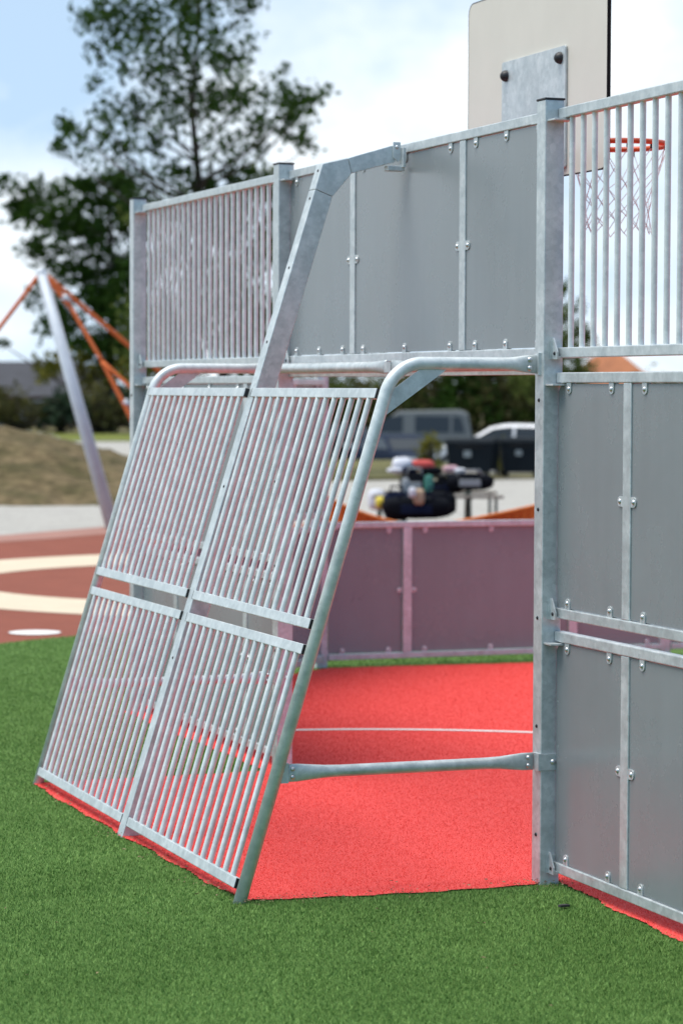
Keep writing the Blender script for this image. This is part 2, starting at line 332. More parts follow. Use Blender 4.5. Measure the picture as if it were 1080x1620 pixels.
def blade_mat(name, a, b_, lowf=(.78, .82, .76)):
    m = bpy.data.materials.new(name); m.use_nodes = True; t = m.node_tree; nd = t.nodes; b = nd['Principled BSDF']
    b.inputs['Roughness'].default_value = .8; b.inputs['Specular IOR Level'].default_value = .1
    g_ = nd.new('ShaderNodeNewGeometry'); n1 = nd.new('ShaderNodeTexWhiteNoise'); 
    r = nd.new('ShaderNodeValToRGB'); e = r.color_ramp.elements; e[0].color = (*a, 1); e[1].color = (*b_, 1)
    t.links.new(g_.outputs['Random Per Island'], r.inputs[0])
    n2 = nd.new('ShaderNodeTexNoise'); n2.inputs['Scale'].default_value = 1.5; n2.inputs['Detail'].default_value = 5; t.links.new(g_.outputs['Position'], n2.inputs[0])
    r2 = nd.new('ShaderNodeValToRGB'); e = r2.color_ramp.elements; e[0].position = .36; e[0].color = (*lowf, 1); e[1].position = .64; e[1].color = (1, 1, 1, 1)
    mu = nd.new('ShaderNodeMix'); mu.data_type = 'RGBA'; mu.blend_type = 'MULTIPLY'; mu.inputs[0].default_value = 1
    t.links.new(n2.outputs[0], r2.inputs[0]); t.links.new(r.outputs[0], mu.inputs[6]); t.links.new(r2.outputs[0], mu.inputs[7]); t.links.new(mu.outputs[2], b.inputs['Base Color'])
    return m
GB = blade_mat('green_fibre', (.075, .17, .032), (.29, .45, .14)); RB = blade_mat('red_fibre', (.76, .07, .055), (.92, .15, .115), (.97, .95, .95))
tf_green = lambda x, y: inside(GREEN_POLY, x, y) & ~inside(RED_POLY, x, y)
blades('green_turf_pile', 5600000, (-6.5, 3.9, -5.2, 11), tf_green, -.006, .012, .0027, GB, seed=1, fall=True)
inner = lambda x, y: inside(RED_POLY, x, y) & ~((np.abs(np.hypot(x-GC[0], y-GC[1])-3.0975) < .03) & (x > 0))
blades('red_turf_pile', 800000, (-1.4, 3.9, -1.3, 7.7), inner, 0, .006, .0024, RB, seed=4)

# leaf litter and rubber crumbs lying along the turf edges
rnd = random.Random(5); lit = MB()
for k in range(170):
    t = rnd.random()
    if t < .45: s_ = rnd.random(); x, y = -1.3+s_*.1+rnd.gauss(0, .05), rnd.uniform(-.1, 3.0)
    elif t < .7: x, y = rnd.uniform(-1.3, .2), -.07+rnd.gauss(0, .05)
    else: x, y = rnd.uniform(-3.2, .6), rnd.uniform(-2.6, .2)
    s_ = rnd.uniform(.004, .012); q = Matrix.Rotation(rnd.uniform(0, 6.28), 3, 'Z') @ Matrix.Rotation(rnd.uniform(-.5, .5), 3, 'X')
    lit.add([q @ Vector(v)+Vector((x, y, .014)) for v in ((-s_, 0, 0), (0, -s_*.5, .002), (s_, 0, 0), (0, s_*.5, .003))], [(0, 1, 2, 3)])
for fx, fy in ((0, 0), (-1.21, 0), (-1.26, L1/2), (-1.21, L1), (-.6, -.045), (-.1, -.06), (-1.0, -.02), (-1.24, 1.0), (-1.24, .35)):
    for k in range(38):
        x, y = fx+rnd.gauss(0, .05), fy-.03+rnd.gauss(0, .045); s_ = rnd.uniform(.002, .006); q = Matrix.Rotation(rnd.uniform(0, 6.28), 3, 'Z') @ Matrix.Rotation(rnd.uniform(-.8, .8), 3, 'X')
        lit.add([q @ Vector(v)+Vector((x, y, .011)) for v in ((-s_, 0, 0), (0, -s_*.6, .002), (s_, 0, 0), (0, s_*.6, .003))], [(0, 1, 2, 3)])
tag(lit.build('leaf_litter', mat('dry_leaf', (.42, .30, .17), .9, col2=(.05, .025, .015), vscale=25)), kind='stuff')
rp = MB(); c = Vector((.0, -.52, 0))
rp.prism([(-.03, 0), (.03, -.006), (.032, .010), (.010, .018), (-.026, .014)], 2, .002, .011)
o = rp.build('rubber_piece', mat('worn_rubber', (.035, .033, .035), .9), None, .002); o.location = (-.15, -.50, 0); o.rotation_euler = (0, .1, .6)
tag(o, 'small dark scrap of rubber lying on the turf below the right-hand grey panels', 'debris')

# ------------------------------------------------------------------ posts
BIG = 'tall galvanised posts of the goal wall'
def post(loc, h, rz=0, label='', bolts=(), group=None):
    e = empty('fence_post', (*loc, 0), rz, label=label, cat='post', group=group)
    MB().box((0, 0, h/2-.1), (.08, .08, h+.2)).build('post_body', GALV, e, .004)
    MB().box((0, 0, h+.004), (.084, .084, .008)).build('post_cap', BLACKP, e, .002)
    for z in bolts:
        MB().dome((-.04, .0, z), .008, (-1, 0, 0), .7).build('bolt', ZDARK, e)
    return e
ZDARK = mat('dark_bolt', (.03, .03, .035), .4, .6)
bz = (1.859, 1.44, 1.023, .605, .185)
post(P1, 3.0, 0, 'tall galvanised post at the right side of the goal opening, studded with bolts', bz, BIG)
post(P2, 3.0, 0, 'tall galvanised post behind the slanted beam at the left of the goal opening', bz, BIG)
post(P3, 3.0, 0, 'tall galvanised post at the far left end of the barred wall', bz, BIG)
post(P0, 3.0, 0, 'tall galvanised post at the near right end of the grey panelled wall', bz, BIG)
post(P4, 2.0, 0, 'shorter pinkish-grey post standing where the low side wall meets the far corner', (), 'side wall posts')
for k in (1, 2, 3): post((SX[k], P4[1]), 1.0, 0, ['', 'low post behind the slit right of the big post', 'low side wall post further along behind the right panels', 'low side wall post at the far end of the pitch side'][k], (), 'side wall posts')

# ------------------------------------------------------------------ fence bays.  local x along, +y outward, z up
VR = -.032
def lug(e, x, z, sgn, name='bracket'):
    """triangular welded bracket plate at a rail end, on the post"""
    y0 = .0; m = MB()
    xa, xb = x+sgn*.002, x-sgn*.046
    m.prism([(xa, z-.040), (xa, z+.042), (xa-sgn*.012, z+.042), (xb, z-.012), (xb, z-.040)], 1, .001, .007)
    m.box((x-sgn*.022, -.004, z-.034), (.044, .018, .012)).box((x, -.008, z-.005), (.005, .046, .07))
    o = m.build(name, GALV, e); 
    MB().dome((x-sgn*.024, .007, z-.018), .008, (0, 1, 0), .7).build('bolt', ZDARK, o)
    return o
def shelf(e, x, z, sgn):
    MB().box((x-sgn*.03, -.010, z-.004), (.07, .085, .007)).build('bracket', GALV, e, .001)
def clip(e, x, z, dx, dz, L):
    """rounded tab holding the board, reaching away from rail in direction (dx, dz)"""
    w = .019; lg = .042; pts = []
    for a in [math.pi*k/8 for k in range(9)]:
        pts.append((math.cos(a)*w, lg-w+math.sin(a)*w))
    pts += [(-w, 0), (w, 0)]
    P = [(x + (p[0] if dz else dx*p[1]), z + (dz*p[1] if dz else p[0])) for p in pts]
    m = MB()
    for y0, y1 in ((VR+.0125, VR+.0165), (VR-.0055, VR-.0015)):
        m.add([(p[0], y, p[1]) for y in (y0, y1) for p in P], [tuple(range(11)), tuple(reversed(range(11, 22)))]+[(i, i+11, (i+1) % 11+11, (i+1) % 11) for i in range(11)])
    o = m.build('clip', GALV, e)
    cx, cz = x+dx*(lg-w), z+dz*(lg-w)
    MB().tube([(cx, VR-.006, cz), (cx, VR-.005, cz), (cx, VR+.0165, cz)], .004, 6).dome((cx, VR+.0165, cz), .0098, (0, 1, 0), .75).dome((cx, VR-.0055, cz), .0098, (0, -1, 0), .75).build('bolt', ZINC, o)
def rail(e, L, z, name='rail'):
    MB().box((L/2, VR, z), (L-.084, .04, .04)).build(name, GALV, e, .004)
def board_bay(p, q, z0, z1, mull, label, group, lugs=True, cat='fence panel', clips=True):
    p = Vector(p); q = Vector(q); L = (q-p).length; d = q-p
    e = empty('board_panel', (*p, 0), math.atan2(d.y, d.x), label=label, cat=cat, group=group)
    rail(e, L, z0+.02); rail(e, L, z1-.02)
    xs = [.045]+list(mull)+[L-.045]
    for m_ in mull: MB().box((m_, VR, (z0+z1)/2), (.064, .036, z1-z0-.081)).build('mullion', GALV, e, .003)
    lo, hi = z0+.043, z1-.043
    for i in range(len(xs)-1):
        a = xs[i]+(.034 if i else .002); b = xs[i+1]-(.034 if i < len(xs)-2 else .002); c = .03
        poly = [(a, lo), (b, lo), (b, hi-(c if i == len(xs)-2 else 0))]
        if i == len(xs)-2: poly.append((b-c, hi))
        else: poly.append((b, hi))
        if i == 0: poly += [(a+c, hi), (a, hi-c)]
        else: poly.append((a, hi))
        vs = [(u, y, w) for y in (VR+.003, VR+.012) for u, w in poly]; n = len(poly)
        MB().add(vs, [tuple(range(n)), tuple(reversed(range(n, 2*n)))]+[(k, k+n, (k+1) % n+n, (k+1) % n) for k in range(n)]).build('board', BOARD, e)
        if clips:
            us = [a+.10, b-.10] + ([(a+b)/2] if b-a > .8 else [])
            if b-a > 1.25: us = [a+.14, b-.14, (a+b)/2]
            for u in us: clip(e, u, lo-.003, 0, 1, L); clip(e, u, hi+.003, 0, -1, L)
            if i: clip(e, a-.002, (z0+z1)/2, 1, 0, L)
            if i < len(xs)-2: clip(e, b+.002, (z0+z1)/2-.0, -1, 0, L)
    if lugs:
        lug(e, L-.043, z0+.035, 1); lug(e, .043, z0+.035, -1); shelf(e, L-.043, z1-.043, 1); shelf(e, .043, z1-.043, -1)
    return e
def bar_bay(p, q, z0, z1, label, group):
    p = Vector(p); q = Vector(q); L = (q-p).length; d = q-p
    e = empty('bar_panel', (*p, 0), math.atan2(d.y, d.x), label=label, cat='fence panel', group=group)
    rail(e, L, z0+.02); rail(e, L, z1-.02)
    n = round((L-.25)/.098)
    for k in range(n+1):
        x = L-.127-k*(L-.254)/n
        MB().tube([(x, VR, z0+.036), (x, VR, z1-.036)], .0112, 12, False).build('bar', GALVB, e)
    lug(e, L-.043, z0+.035, 1); lug(e, .043, z0+.035, -1); shelf(e, L-.043, z1-.043, 1); shelf(e, .043, z1-.043, -1)
    return e
LOW, MID, TOP = (.045, .975), (1.025, 1.965), (2.02, 2.968)
GP = 'grey boards in galvanised frames'; GBp = 'upright bar panels along the top of the goal wall'
board_bay(P0, P1, *LOW, (L2-1.9, L2-.645), 'lowest grey panel right of the big post, just above the turf', GP)
board_bay(P0, P1, *MID, (L2-1.9, L2-.645), 'middle grey panel right of the big post, under the vertical bars', GP)
bar_bay(P0, P1, *TOP, 'panel of upright bars right of the big post, in front of the hoop', GBp)
# over the goal
e = board_bay(P1, P2, 2.02, 2.968, (.90, 2.20), 'wide grey panel high above the goal opening', GP)
MB().box((L1/2, VR, 1.968), (L1-.084, .034, .022)).build('lower_flat', GALV, e, .002)
board_bay(P2, P3, *LOW, (.645, 1.9), 'lowest grey panel left of the goal, seen through the cage bars', GP)
board_bay(P2, P3, *MID, (.645, 1.9), 'middle grey panel left of the goal, behind the top of the cage', GP)
bar_bay(P2, P3, *TOP, 'panel of upright bars at the left end of the wall, trees behind', GBp)
Ld = (Vector(P4)-Vector(P3)).length
board_bay(P3, P4, *LOW, (.66, Ld-.66), 'lower panel of the slanting corner, dark and purplish behind the cage', GP)
board_bay(P3, P4, *MID, (.66, Ld-.66), 'upper panel of the slanting corner, just left of the shorter corner post', GP)
for k in range(3):
    board_bay((SX[k], P4[1]), (SX[k+1], P4[1]), .045, .99, (.62, 1.88), ['low dark purplish side panel seen through the goal opening', 'low side panel showing in the slit right of the big post', 'low side panel furthest along, hidden by the right wall'][k], 'low side wall panels')

# ------------------------------------------------------------------ goal cage
cage = empty('goal_cage', (-.62, L1/2, 0), 0, label='slanted cage of galvanised bars behind the goal, with bent tubes and a tall centre beam', cat='goal')
def cb(mb, name, mat_=GALV, parent=cage, bevel=0):     # vertices given in world space -> local to the cage
    o0 = cage.location; mb.v = [(x-o0.x, y-o0.y, z-o0.z) for x, y, z in mb.v]
    return mb.build(name, mat_, parent, bevel)
SL = .302; X0 = -1.238; GO = -.017
def tx(z): return X0+SL*z
for yy in (0.0, L1):
    # tube: foot, slope, bend, arm to the post, squashed end
    ang = math.atan2(1, SL); corner = Vector((tx(1.997), 1.997)); Rb = .155; tl = Rb*math.tan((math.pi-ang)/2*0+ (ang)/2) if False else Rb*math.tan(ang/2)
    dirv = Vector((SL, 1)).normalized(); a = corner-dirv*tl; 
    cen = Vector((corner.x+tl, corner.y-Rb))
    pts = [Vector((tx(-.06), -.06)), a]
    a0 = math.atan2(a.y-cen.y, a.x-cen.x)
    bend = [cen+Vector((math.cos(a0+(math.pi/2-a0)*i/14), math.sin(a0+(math.pi/2-a0)*i/14)))*Rb for i in range(15)]
    pl = [pts[0]]+bend+[Vector((-.20, 1.997)), Vector((-.15, 1.997)), Vector((-.11, 1.997)), Vector((-.052, 1.997))]
    P3d = [(p.x, yy, p.y) for p in pl]; m_ = len(pl)
    fl = [(1, 1)]*(m_-4)+[(1, 1), (1.06, .9), (1.3, .5), (1.5, .3)]
    # the squash is across y: side vector b = T x n lies along y here
    t_ = cb(MB().tube(P3d, .0245, 22, True, fl), 'side_tube', TUBEM)
    for dz in (-.016, .016): cb(MB().dome((-.083, yy-.0088, 1.997+dz), .0115, (0, -1, 0), .8), 'bolt', ZINC)
    cb(MB().box((-.046, yy, 1.997), (.012, .034, .086)), 'end_plate')
    # gusset
    g0 = [(-.405, 1.972), (-.545, 1.972), (-.668, 1.885), (-.640, 1.80)]
    cb(MB().prism([(-.420, 1.976), (-.530, 1.976), (tx(1.885)+.010, 1.885), (tx(1.79)+.012, 1.79)], 1, yy-.004, yy+.004), 'corner_gusset')
    # bottom brace with squashed ends
    zb = .47; xb = tx(zb)+.03
    if True:
        xs = [xb+.005, xb+.05, xb+.10, xb+.16, xb+.22, -.26, -.20, -.15, -.10, -.056]
        fs = [(.28, 1.5), (.30, 1.5), (.6, 1.3), (.9, 1.08), (1, 1), (1, 1), (.9, 1.08), (.6, 1.3), (.30, 1.5), (.28, 1.5)]
        cb(MB().tube([(x, yy, zb) for x in xs], .0225, 18, True, fs), 'lower_brace')
        for dz in (-.015, .015):
            cb(MB().dome((xb+.03, yy-.0085, zb+dz), .0095, (0, -1, 0), .8), 'bolt', ZINC)
            cb(MB().dome((-.078, yy-.0085, zb+dz), .0095, (0, -1, 0), .8), 'bolt', ZINC)
        cb(MB().box((xb+.0, yy, zb), (.03, .016, .074)), 'brace_lug'); cb(MB().box((-.046, yy-.016, zb), (.014, .06, .066)), 'brace_lug')
        cb(MB().box((-.012, yy-.0435, zb), (.072, .006, .062)), 'strap')
        cb(MB().dome((.008, yy-.0465, zb), .012, (0, -1, 0), .8), 'bolt', ZINC)
# crossbar halves across the front of the opening, squashed where they meet
for s_, (ya, yb_) in enumerate(((L1-.045, L1/2+.03), (.045, L1/2-.03))):
    d = 1 if yb_ > ya else -1
    ys = [ya, ya+d*.1, yb_-d*.16, yb_-d*.10, yb_-d*.04, yb_]
    cb(MB().tube([(-.045, y, 1.997) for y in ys], .0248, 20, True, [(1, 1), (1, 1), (1, 1), (.8, 1.08), (.4, 1.2), (.35, 1.22)]), 'crossbar')
cb(MB().box((-.050, L1/2, 1.995), (.014, .075, .046)), 'joint_plate')
# centre beam: foot, slope, cranked head to the wall top
yb = L1/2; SB = .311; xo = lambda z: -1.266+SB*z     # outer edge
W_ = .085
def innr(z): return xo(z)+W_*math.sqrt(1+SB*SB)
bw = .04
low = [(xo(-.05), -.05), (innr(-.05), -.05), (innr(2.727), 2.727), (xo(2.757), 2.757)]
mid = [(xo(2.7585), 2.7585), (innr(2.7285), 2.7285), (-.241, 2.830), (-.2585, 2.896), (xo(2.868), 2.868)]
top = [(-.2395, 2.8305), (-.040, 2.886), (-.040, 2.962), (-.257, 2.8965)]
for pz, nm in ((low, 'centre_beam'), (mid, 'centre_beam_crank'), (top, 'centre_beam_head')):
    cb(MB().prism(pz, 1, yb-bw, yb+bw), nm, GALV, cage, .003)
for z in (2.80, 2.70, 2.30, 1.95, 1.62, 2.05):
    pass
for z in (2.84, 2.72, 2.42, 2.10, 1.30+.18, .75): cb(MB().dome((xo(z), yb-.005, z), .007, (-1, 0, .3), .5), 'bolt', ZDARK)
# bracket on the wall rail holding the beam head
cb(MB().prism([(-.052, 2.905), (-.030, 2.885), (-.018, 2.90), (-.018, 2.972), (-.052, 2.972)], 1, yb-.050, yb-.0415), 'head_bracket', GALV, cage, .001)
cb(MB().box((-.009, yb-.05, 2.905), (.012, .05, .085)), 'head_bracket', GALV, cage, .001)
cb(MB().box((-.04, yb-.03, 2.858), (.075, .05, .022)), 'head_bracket', GALV, cage, .002)
cb(MB().dome((-.035, yb-.050, 2.950), .009, (0, -1, 0), .8), 'bolt', ZINC)
# grille: rails and bars in the tilted plane
tilt = math.atan(SL); mrot = Matrix.Rotation(tilt, 3, 'Y')
def secs():
    return [(.028, L1/2-.043), (L1/2+.043, L1-.028)]
gz = [(1.862, 1.900), (1.0, 1.038), (.906, .944), (.042, .080)]
for (ya, yb2) in secs():
    for z0, z1 in gz:
        zc = (z0+z1)/2
        cb(MB().box((tx(zc)+GO, (ya+yb2)/2, zc), (.022, yb2-ya-.012, .040), mrot), 'grille_rail', GALV, cage, .003)
        for ye in (ya+.003, yb2-.003): cb(MB().box((tx(zc)+GO, ye, zc), (.020, .006, .038), mrot), 'rail_plug', BLACKP)
    n = 15; g0 = ya+.078; g1 = yb2-.078
    for za, zb2 in ((1.036, 1.864), (.078, .908)):
        for k in range(n):
            y = g0+(g1-g0)*k/(n-1)
            cb(MB().tube([(tx(za)+GO, y, za), (tx(zb2)+GO, y, zb2)], .0118, 12, False), 'grille_bar', GALVB)

# ------------------------------------------------------------------ basketball hoop
HX, HY = .63, 1.555
hoop = empty('basketball_hoop', (.045, HY, 2.9), 0, label='basketball hoop with cream backboard, orange ring and white net above the wall', cat='basketball hoop')
def hb(mb, name, mat_, parent=hoop, bevel=0):
    o0 = hoop.location; mb.v = [(x-o0.x, y-o0.y, z-o0.z) for x, y, z in mb.v]; return mb.build(name, mat_, parent, bevel)
def rrect(y0, y1, z0, z1, r):
    P = []
    for cx, cz, a in ((y1-r, z1-r, 0), (y0+r, z1-r, 90), (y0+r, z0+r, 180), (y1-r, z0+r, 270)):
        for k in range(7): P.append((cx+r*math.cos(R(a+15*k)), cz+r*math.sin(R(a+15*k))))
    return P
y0_, y1_, z0_, z1_ = .815, 2.295, 2.83, 3.70
b_ = hb(MB().prism(rrect(y0_, y1_, z0_, z1_, .05), 0, HX, HX+.014), 'backboard', CREAM)
ed = MB(); P = rrect(y0_-.004, y1_+.004, z0_-.004, z1_+.004, .054); Q = rrect(y0_, y1_, z0_, z1_, .05); n = len(P)
for (xa, xb_) in ((HX-.0005, HX+.016),):
    vs = [(xa, *p) for p in P]+[(xb_, *p) for p in P]+[(xb_, *q) for q in Q]+[(xa, *q) for q in Q]; fs = []
    for i in range(n):
        j = (i+1) % n
        for a in range(4): b2 = (a+1) % 4; fs.append((a*n+i, a*n+j, b2*n+j, b2*n+i))
    ed.add(vs, fs)
hb(ed, 'edge_trim', BLACK, b_)
hb(MB().prism(rrect(1.20, 1.88, 2.86, 3.385, .012), 0, HX-.012, HX-.002), 'mounting_plate', GALV, hoop, .001)
for yy, zz in ((1.25, 3.335), (1.83, 3.32), (1.25, 2.9), (1.83, 2.9)):
    hb(MB().dome((HX-.012, yy, zz), .027, (-1, 0, 0), 1.1, 14, 4), 'knob', BLACKP)
hb(MB().box((.335, HY-.26, 2.925), (.60, .05, .05)).box((.335, HY+.26, 2.925), (.60, .05, .05)), 'support_arm', GALV, hoop, .003)
rz_ = 3.0; rx = HX+.19+.225
rg = MB(); rg.tube([(rx+.225*math.cos(a), HY+.225*math.sin(a), rz_) for a in [2*math.pi*k/48 for k in range(49)]], .0125, 12, False)
ring_o = hb(rg, 'rim', ORANGE)
hb(MB().box((HX+.05, HY, rz_-.004), (.07, .16, .006)).box((HX+.018, HY, rz_-.03), (.006, .17, .12)), 'rim_plate', ORANGE, ring_o)
for sg in (-1, 1): hb(MB().prism([(HX+.02, rz_-.075), (HX+.20, rz_-.012), (HX+.20, rz_+.006), (HX+.02, rz_+.008)], 1, HY+sg*.075-.003, HY+sg*.075+.003), 'rim_web', ORANGE, ring_o)
for sg in (-1, 1): hb(MB().tube([(HX+.02, HY+sg*.08, rz_-.06), (HX+.14, HY+sg*.12, rz_-.012), (HX+.26, HY+sg*.20, rz_-.008)], .009, 8), 'rim_brace', ORANGE, ring_o)
hk = MB()
for k in range(12):
    a = 2*math.pi*(k+.5)/12; hk.tube([(rx+.225*math.cos(a), HY+.225*math.sin(a), rz_-.008), (rx+.225*math.cos(a), HY+.225*math.sin(a), rz_-.03)], .005, 6)
hb(hk, 'net_hooks', BLACK, ring_o)
nt_ = MB(); rows = [(rz_-.028, .225), (rz_-.13, .185), (rz_-.19, .165), (rz_-.245, .152), (rz_-.30, .147), (rz_-.35, .15), (rz_-.40, .155)]
rn = random.Random(8)
kn = [[Vector((rx+r*math.cos(2*math.pi*(k+.5+.5*i)/12)+rn.gauss(0, .004), HY+r*math.sin(2*math.pi*(k+.5+.5*i)/12)+rn.gauss(0, .004), z+rn.gauss(0, .004))) for k in range(12)] for i, (z, r) in enumerate(rows)]
for i in range(len(rows)-1):
    for k in range(12):
        nt_.tube([kn[i][k], kn[i+1][k]], .0019, 5, False); nt_.tube([kn[i][k], kn[i+1][(k-1) % 12]], .0019, 5, False)
hb(nt_, 'net', NETM)

# ------------------------------------------------------------------ foliage
def leaf_mat(name, a, b_, c_=None):
    m = bpy.data.materials.new(name); m.use_nodes = True; t = m.node_tree; nd = t.nodes; b = nd['Principled BSDF']
    b.inputs['Roughness'].default_value = .7; b.inputs['Specular IOR Level'].default_value = .08
    g_ = nd.new('ShaderNodeNewGeometry'); r = nd.new('ShaderNodeValToRGB'); e = r.color_ramp.elements; e[0].color = (*a, 1); e[1].color = (*b_, 1)
    n2 = nd.new('ShaderNodeTexNoise'); n2.inputs['Scale'].default_value = .8; n2.inputs['Detail'].default_value = 3
    ad = nd.new('ShaderNodeMath'); ad.operation = 'MULTIPLY_ADD'; ad.inputs[1].default_value = .5
    t.links.new(g_.outputs['Position'], n2.inputs[0]); t.links.new(g_.outputs['Random Per Island'], ad.inputs[0])
    s2 = nd.new('ShaderNodeMath'); s2.operation = 'SUBTRACT'; s2.inputs[1].default_value = .25
    t.links.new(n2.outputs[0], ad.inputs[2]); t.links.new(ad.outputs[0], s2.inputs[0]); t.links.new(s2.outputs[0], r.inputs[0]); t.links.new(r.outputs[0], b.inputs['Base Color'])
    tr = nd.new('ShaderNodeBsdfTranslucent'); t.links.new(r.outputs[0], tr.inputs[0]); ms = nd.new('ShaderNodeMixShader'); ms.inputs[0].default_value = .3
    t.links.new(b.outputs[0], ms.inputs[1]); t.links.new(tr.outputs[0], ms.inputs[2]); t.links.new(ms.outputs[0], nd['Material Output'].inputs[0])
    return m
LDARK = leaf_mat('dark_foliage', (.010, .030, .005), (.05, .10, .014))
LMID = leaf_mat('mid_foliage', (.04, .065, .014), (.12, .15, .035))
LYEL = leaf_mat('yellowing_foliage', (.08, .085, .015), (.20, .18, .03))
LOLV = leaf_mat('olive_foliage', (.06, .06, .022), (.13, .12, .045))
LCON = leaf_mat('blue_green_foliage', (.018, .035, .022), (.045, .07, .04))
BARK = mat('bark', (.07, .055, .04), .9, var=.5, vscale=6, bump=.5, bscale=20)
def leaves(clumps, size, dens, seed, sub=9):
    """clumps: (Vector, radius). returns verts, faces for leaf quads gathered in twig-like sub-clumps"""
    rg = np.random.default_rng(seed); VV = []
    for c, r in clumps:
        cs = rg.normal(0, 1, (sub, 3)); cs /= np.linalg.norm(cs, axis=1)[:, None]; cs *= (r*rg.uniform(.25, .95, sub)**.6)[:, None]; cs[:, 2] *= .8
        n = int(dens*r*r/(size*size)); k = rg.integers(0, sub, n)
        p = cs[k]+rg.normal(0, r*.25, (n, 3)); p += np.array(c)
        u = rg.normal(0, 1, (n, 3)); u /= np.linalg.norm(u, axis=1)[:, None]; w = rg.normal(0, 1, (n, 3)); v = np.cross(u, w); v /= np.linalg.norm(v, axis=1)[:, None]
        s = size*rg.uniform(.6, 1.3, (n, 1))
        VV.append(np.stack([p-u*s*.6, p-v*s*.33, p+u*s*.6, p+v*s*.33], 1).reshape(-1, 3))
    return np.concatenate(VV)
def quads_obj(name, V, m, parent=None, off=None):
    if off is not None: V = V-np.array(off)
    n = len(V)//4; me = bpy.data.meshes.new(name); me.vertices.add(4*n); me.vertices.foreach_set('co', V.ravel())
    me.loops.add(4*n); me.loops.foreach_set('vertex_index', np.arange(4*n, dtype=np.int32))
    me.polygons.add(n); me.polygons.foreach_set('loop_start', np.arange(0, 4*n, 4, dtype=np.int32)); me.polygons.foreach_set('loop_total', np.full(n, 4, np.int32))
    me.update(calc_edges=True); me.materials.append(m); o = bpy.data.objects.new(name, me); COL.objects.link(o)
    if parent is not None: o.parent = parent
    return o
def gz_at(p): return float(terr(p.x, p.y))
def tree(base_px, depth, clumps, label, m=LDARK, size=.13, dens=5.5, seed=1, trunk_r=.22, group='trees beyond the pitch', cat='tree', name='tree', limbs=None, sub=9, spread=1.0):
    rg = random.Random(seed); b = at(base_px, 640, depth); b.z = gz_at(b)
    e = empty(name, b, 0, label=label, cat=cat, group=group)
    C_ = []
    for x, y, r in clumps:
        rr = r/4200*depth; d = depth+rg.uniform(-1, 1)*1.9*spread
        C_.append((at(x, y, d), rr))
    # trunk and limbs reaching every clump
    zt = max(c.z for c, r in C_); tr = MB()
    top = Vector((b.x, b.y, zt-.3)); hs = [b+Vector((0, 0, -.2))]+[b+(top-b)*t+Vector((rg.gauss(0, .06), rg.gauss(0, .06), 0)) for t in (.15, .3, .45, .6, .75, .9, 1)]
    tr.tube(hs, [trunk_r*1.25, trunk_r, trunk_r*.85, trunk_r*.7, trunk_r*.55, trunk_r*.4, trunk_r*.22, trunk_r*.08], 9)
    for c, r in C_:
        z = max(b.z+.8, c.z-.55*math.hypot(c.x-b.x, c.y-b.y)-.3); t = min((z-b.z)/(top.z-b.z), .97); s = b+(top-b)*t
        mid_ = (s+c)/2+Vector((rg.gauss(0, .12), rg.gauss(0, .12), -.1)); rad = trunk_r*(.42-.3*t)
        tr.tube([s, mid_, c], [rad, rad*.6, rad*.2], 6)
    tr.v = [(x-b.x, y-b.y, z-b.z) for x, y, z in tr.v]; tr.build('trunk', BARK, e)
    quads_obj('crown', leaves(C_, size, dens, seed, sub), m, e, b)
    return e
A_ = [(205, 25, 62), (150, 25, 36), (265, 40, 60), (330, 30, 60), (395, 5, 26), (300, -40, 60), (240, -60, 60), (360, -30, 40), (160, 75, 28), (375, 80, 50), (300, 105, 62), (225, 105, 55), (390, 140, 58), (335, 165, 50), (440, 165, 45), (480, 155, 32), (512, 150, 18), (452, 108, 14), (150, 130, 18), (205, 175, 46), (265, 185, 45), (160, 190, 30), (105, 195, 26), (90, 235, 20), (135, 225, 34), (185, 240, 36), (345, 220, 34), (410, 215, 42), (465, 195, 40), (485, 235, 20), (240, 235, 30), (380, 262, 30), (300, 290, 46), (360, 300, 50), (240, 300, 50), (420, 310, 50), (330, 360, 62), (400, 400, 62), (270, 410, 48), (330, 470, 60), (410, 480, 45), (440, 350, 40), (260, 470, 40), (300, 540, 55), (390, 540, 55)]
tree(314, 60, A_, 'big dark tree with an open ragged crown rising above the barred panel', sub=11, seed=11, dens=13, trunk_r=.16, size=.15)
F_ = [(245, 345, 50), (320, 345, 55), (350, 420, 60), (300, 500, 60), (240, 525, 55), (380, 500, 60), (430, 520, 50), (415, 300, 40), (360, 330, 50), (430, 400, 36), (270, 560, 60), (400, 570, 60)]
tree(350, 74, F_, 'second tree filling the view behind the barred panel at left', m=LMID, sub=12, seed=21, dens=20, trunk_r=.15, size=.18)
B_ = [(10, 290, 22), (30, 330, 30), (60, 305, 34), (75, 360, 42), (125, 300, 34), (170, 310, 46), (130, 350, 50), (190, 365, 50), (230, 340, 40), (55, 395, 26), (100, 410, 40), (160, 425, 52), (215, 430, 52), (130, 480, 50), (190, 490, 52), (70, 470, 30), (240, 500, 50), (90, 520, 34), (150, 540, 46), (215, 550, 50), (5, 545, 12)]
tree(175, 116, B_, 'lower broad tree at left behind the leaning pole', m=LDARK, sub=12, seed=12, dens=26, trunk_r=.25, size=.33)
C_ = [(70, 585, 24), (105, 570, 32), (140, 590, 36), (185, 585, 34), (225, 590, 36), (260, 580, 36)]
tree(150, 113.5, C_, 'small yellowing tree under the dark ones at left', m=LYEL, seed=13, dens=20, trunk_r=.12, size=.3)
D_ = [(880, 470, 22), (905, 520, 26), (897, 490, 26), (908, 548, 32), (890, 455, 14), (890, 560, 40), (925, 535, 18), (868, 600, 45), (920, 590, 22), (842, 610, 40), (870, 520, 30), (943, 548, 8)]
tree(868, 88, D_, 'tree showing between the bars right of the big post', m=LMID, seed=14, dens=14, trunk_r=.2, size=.16)

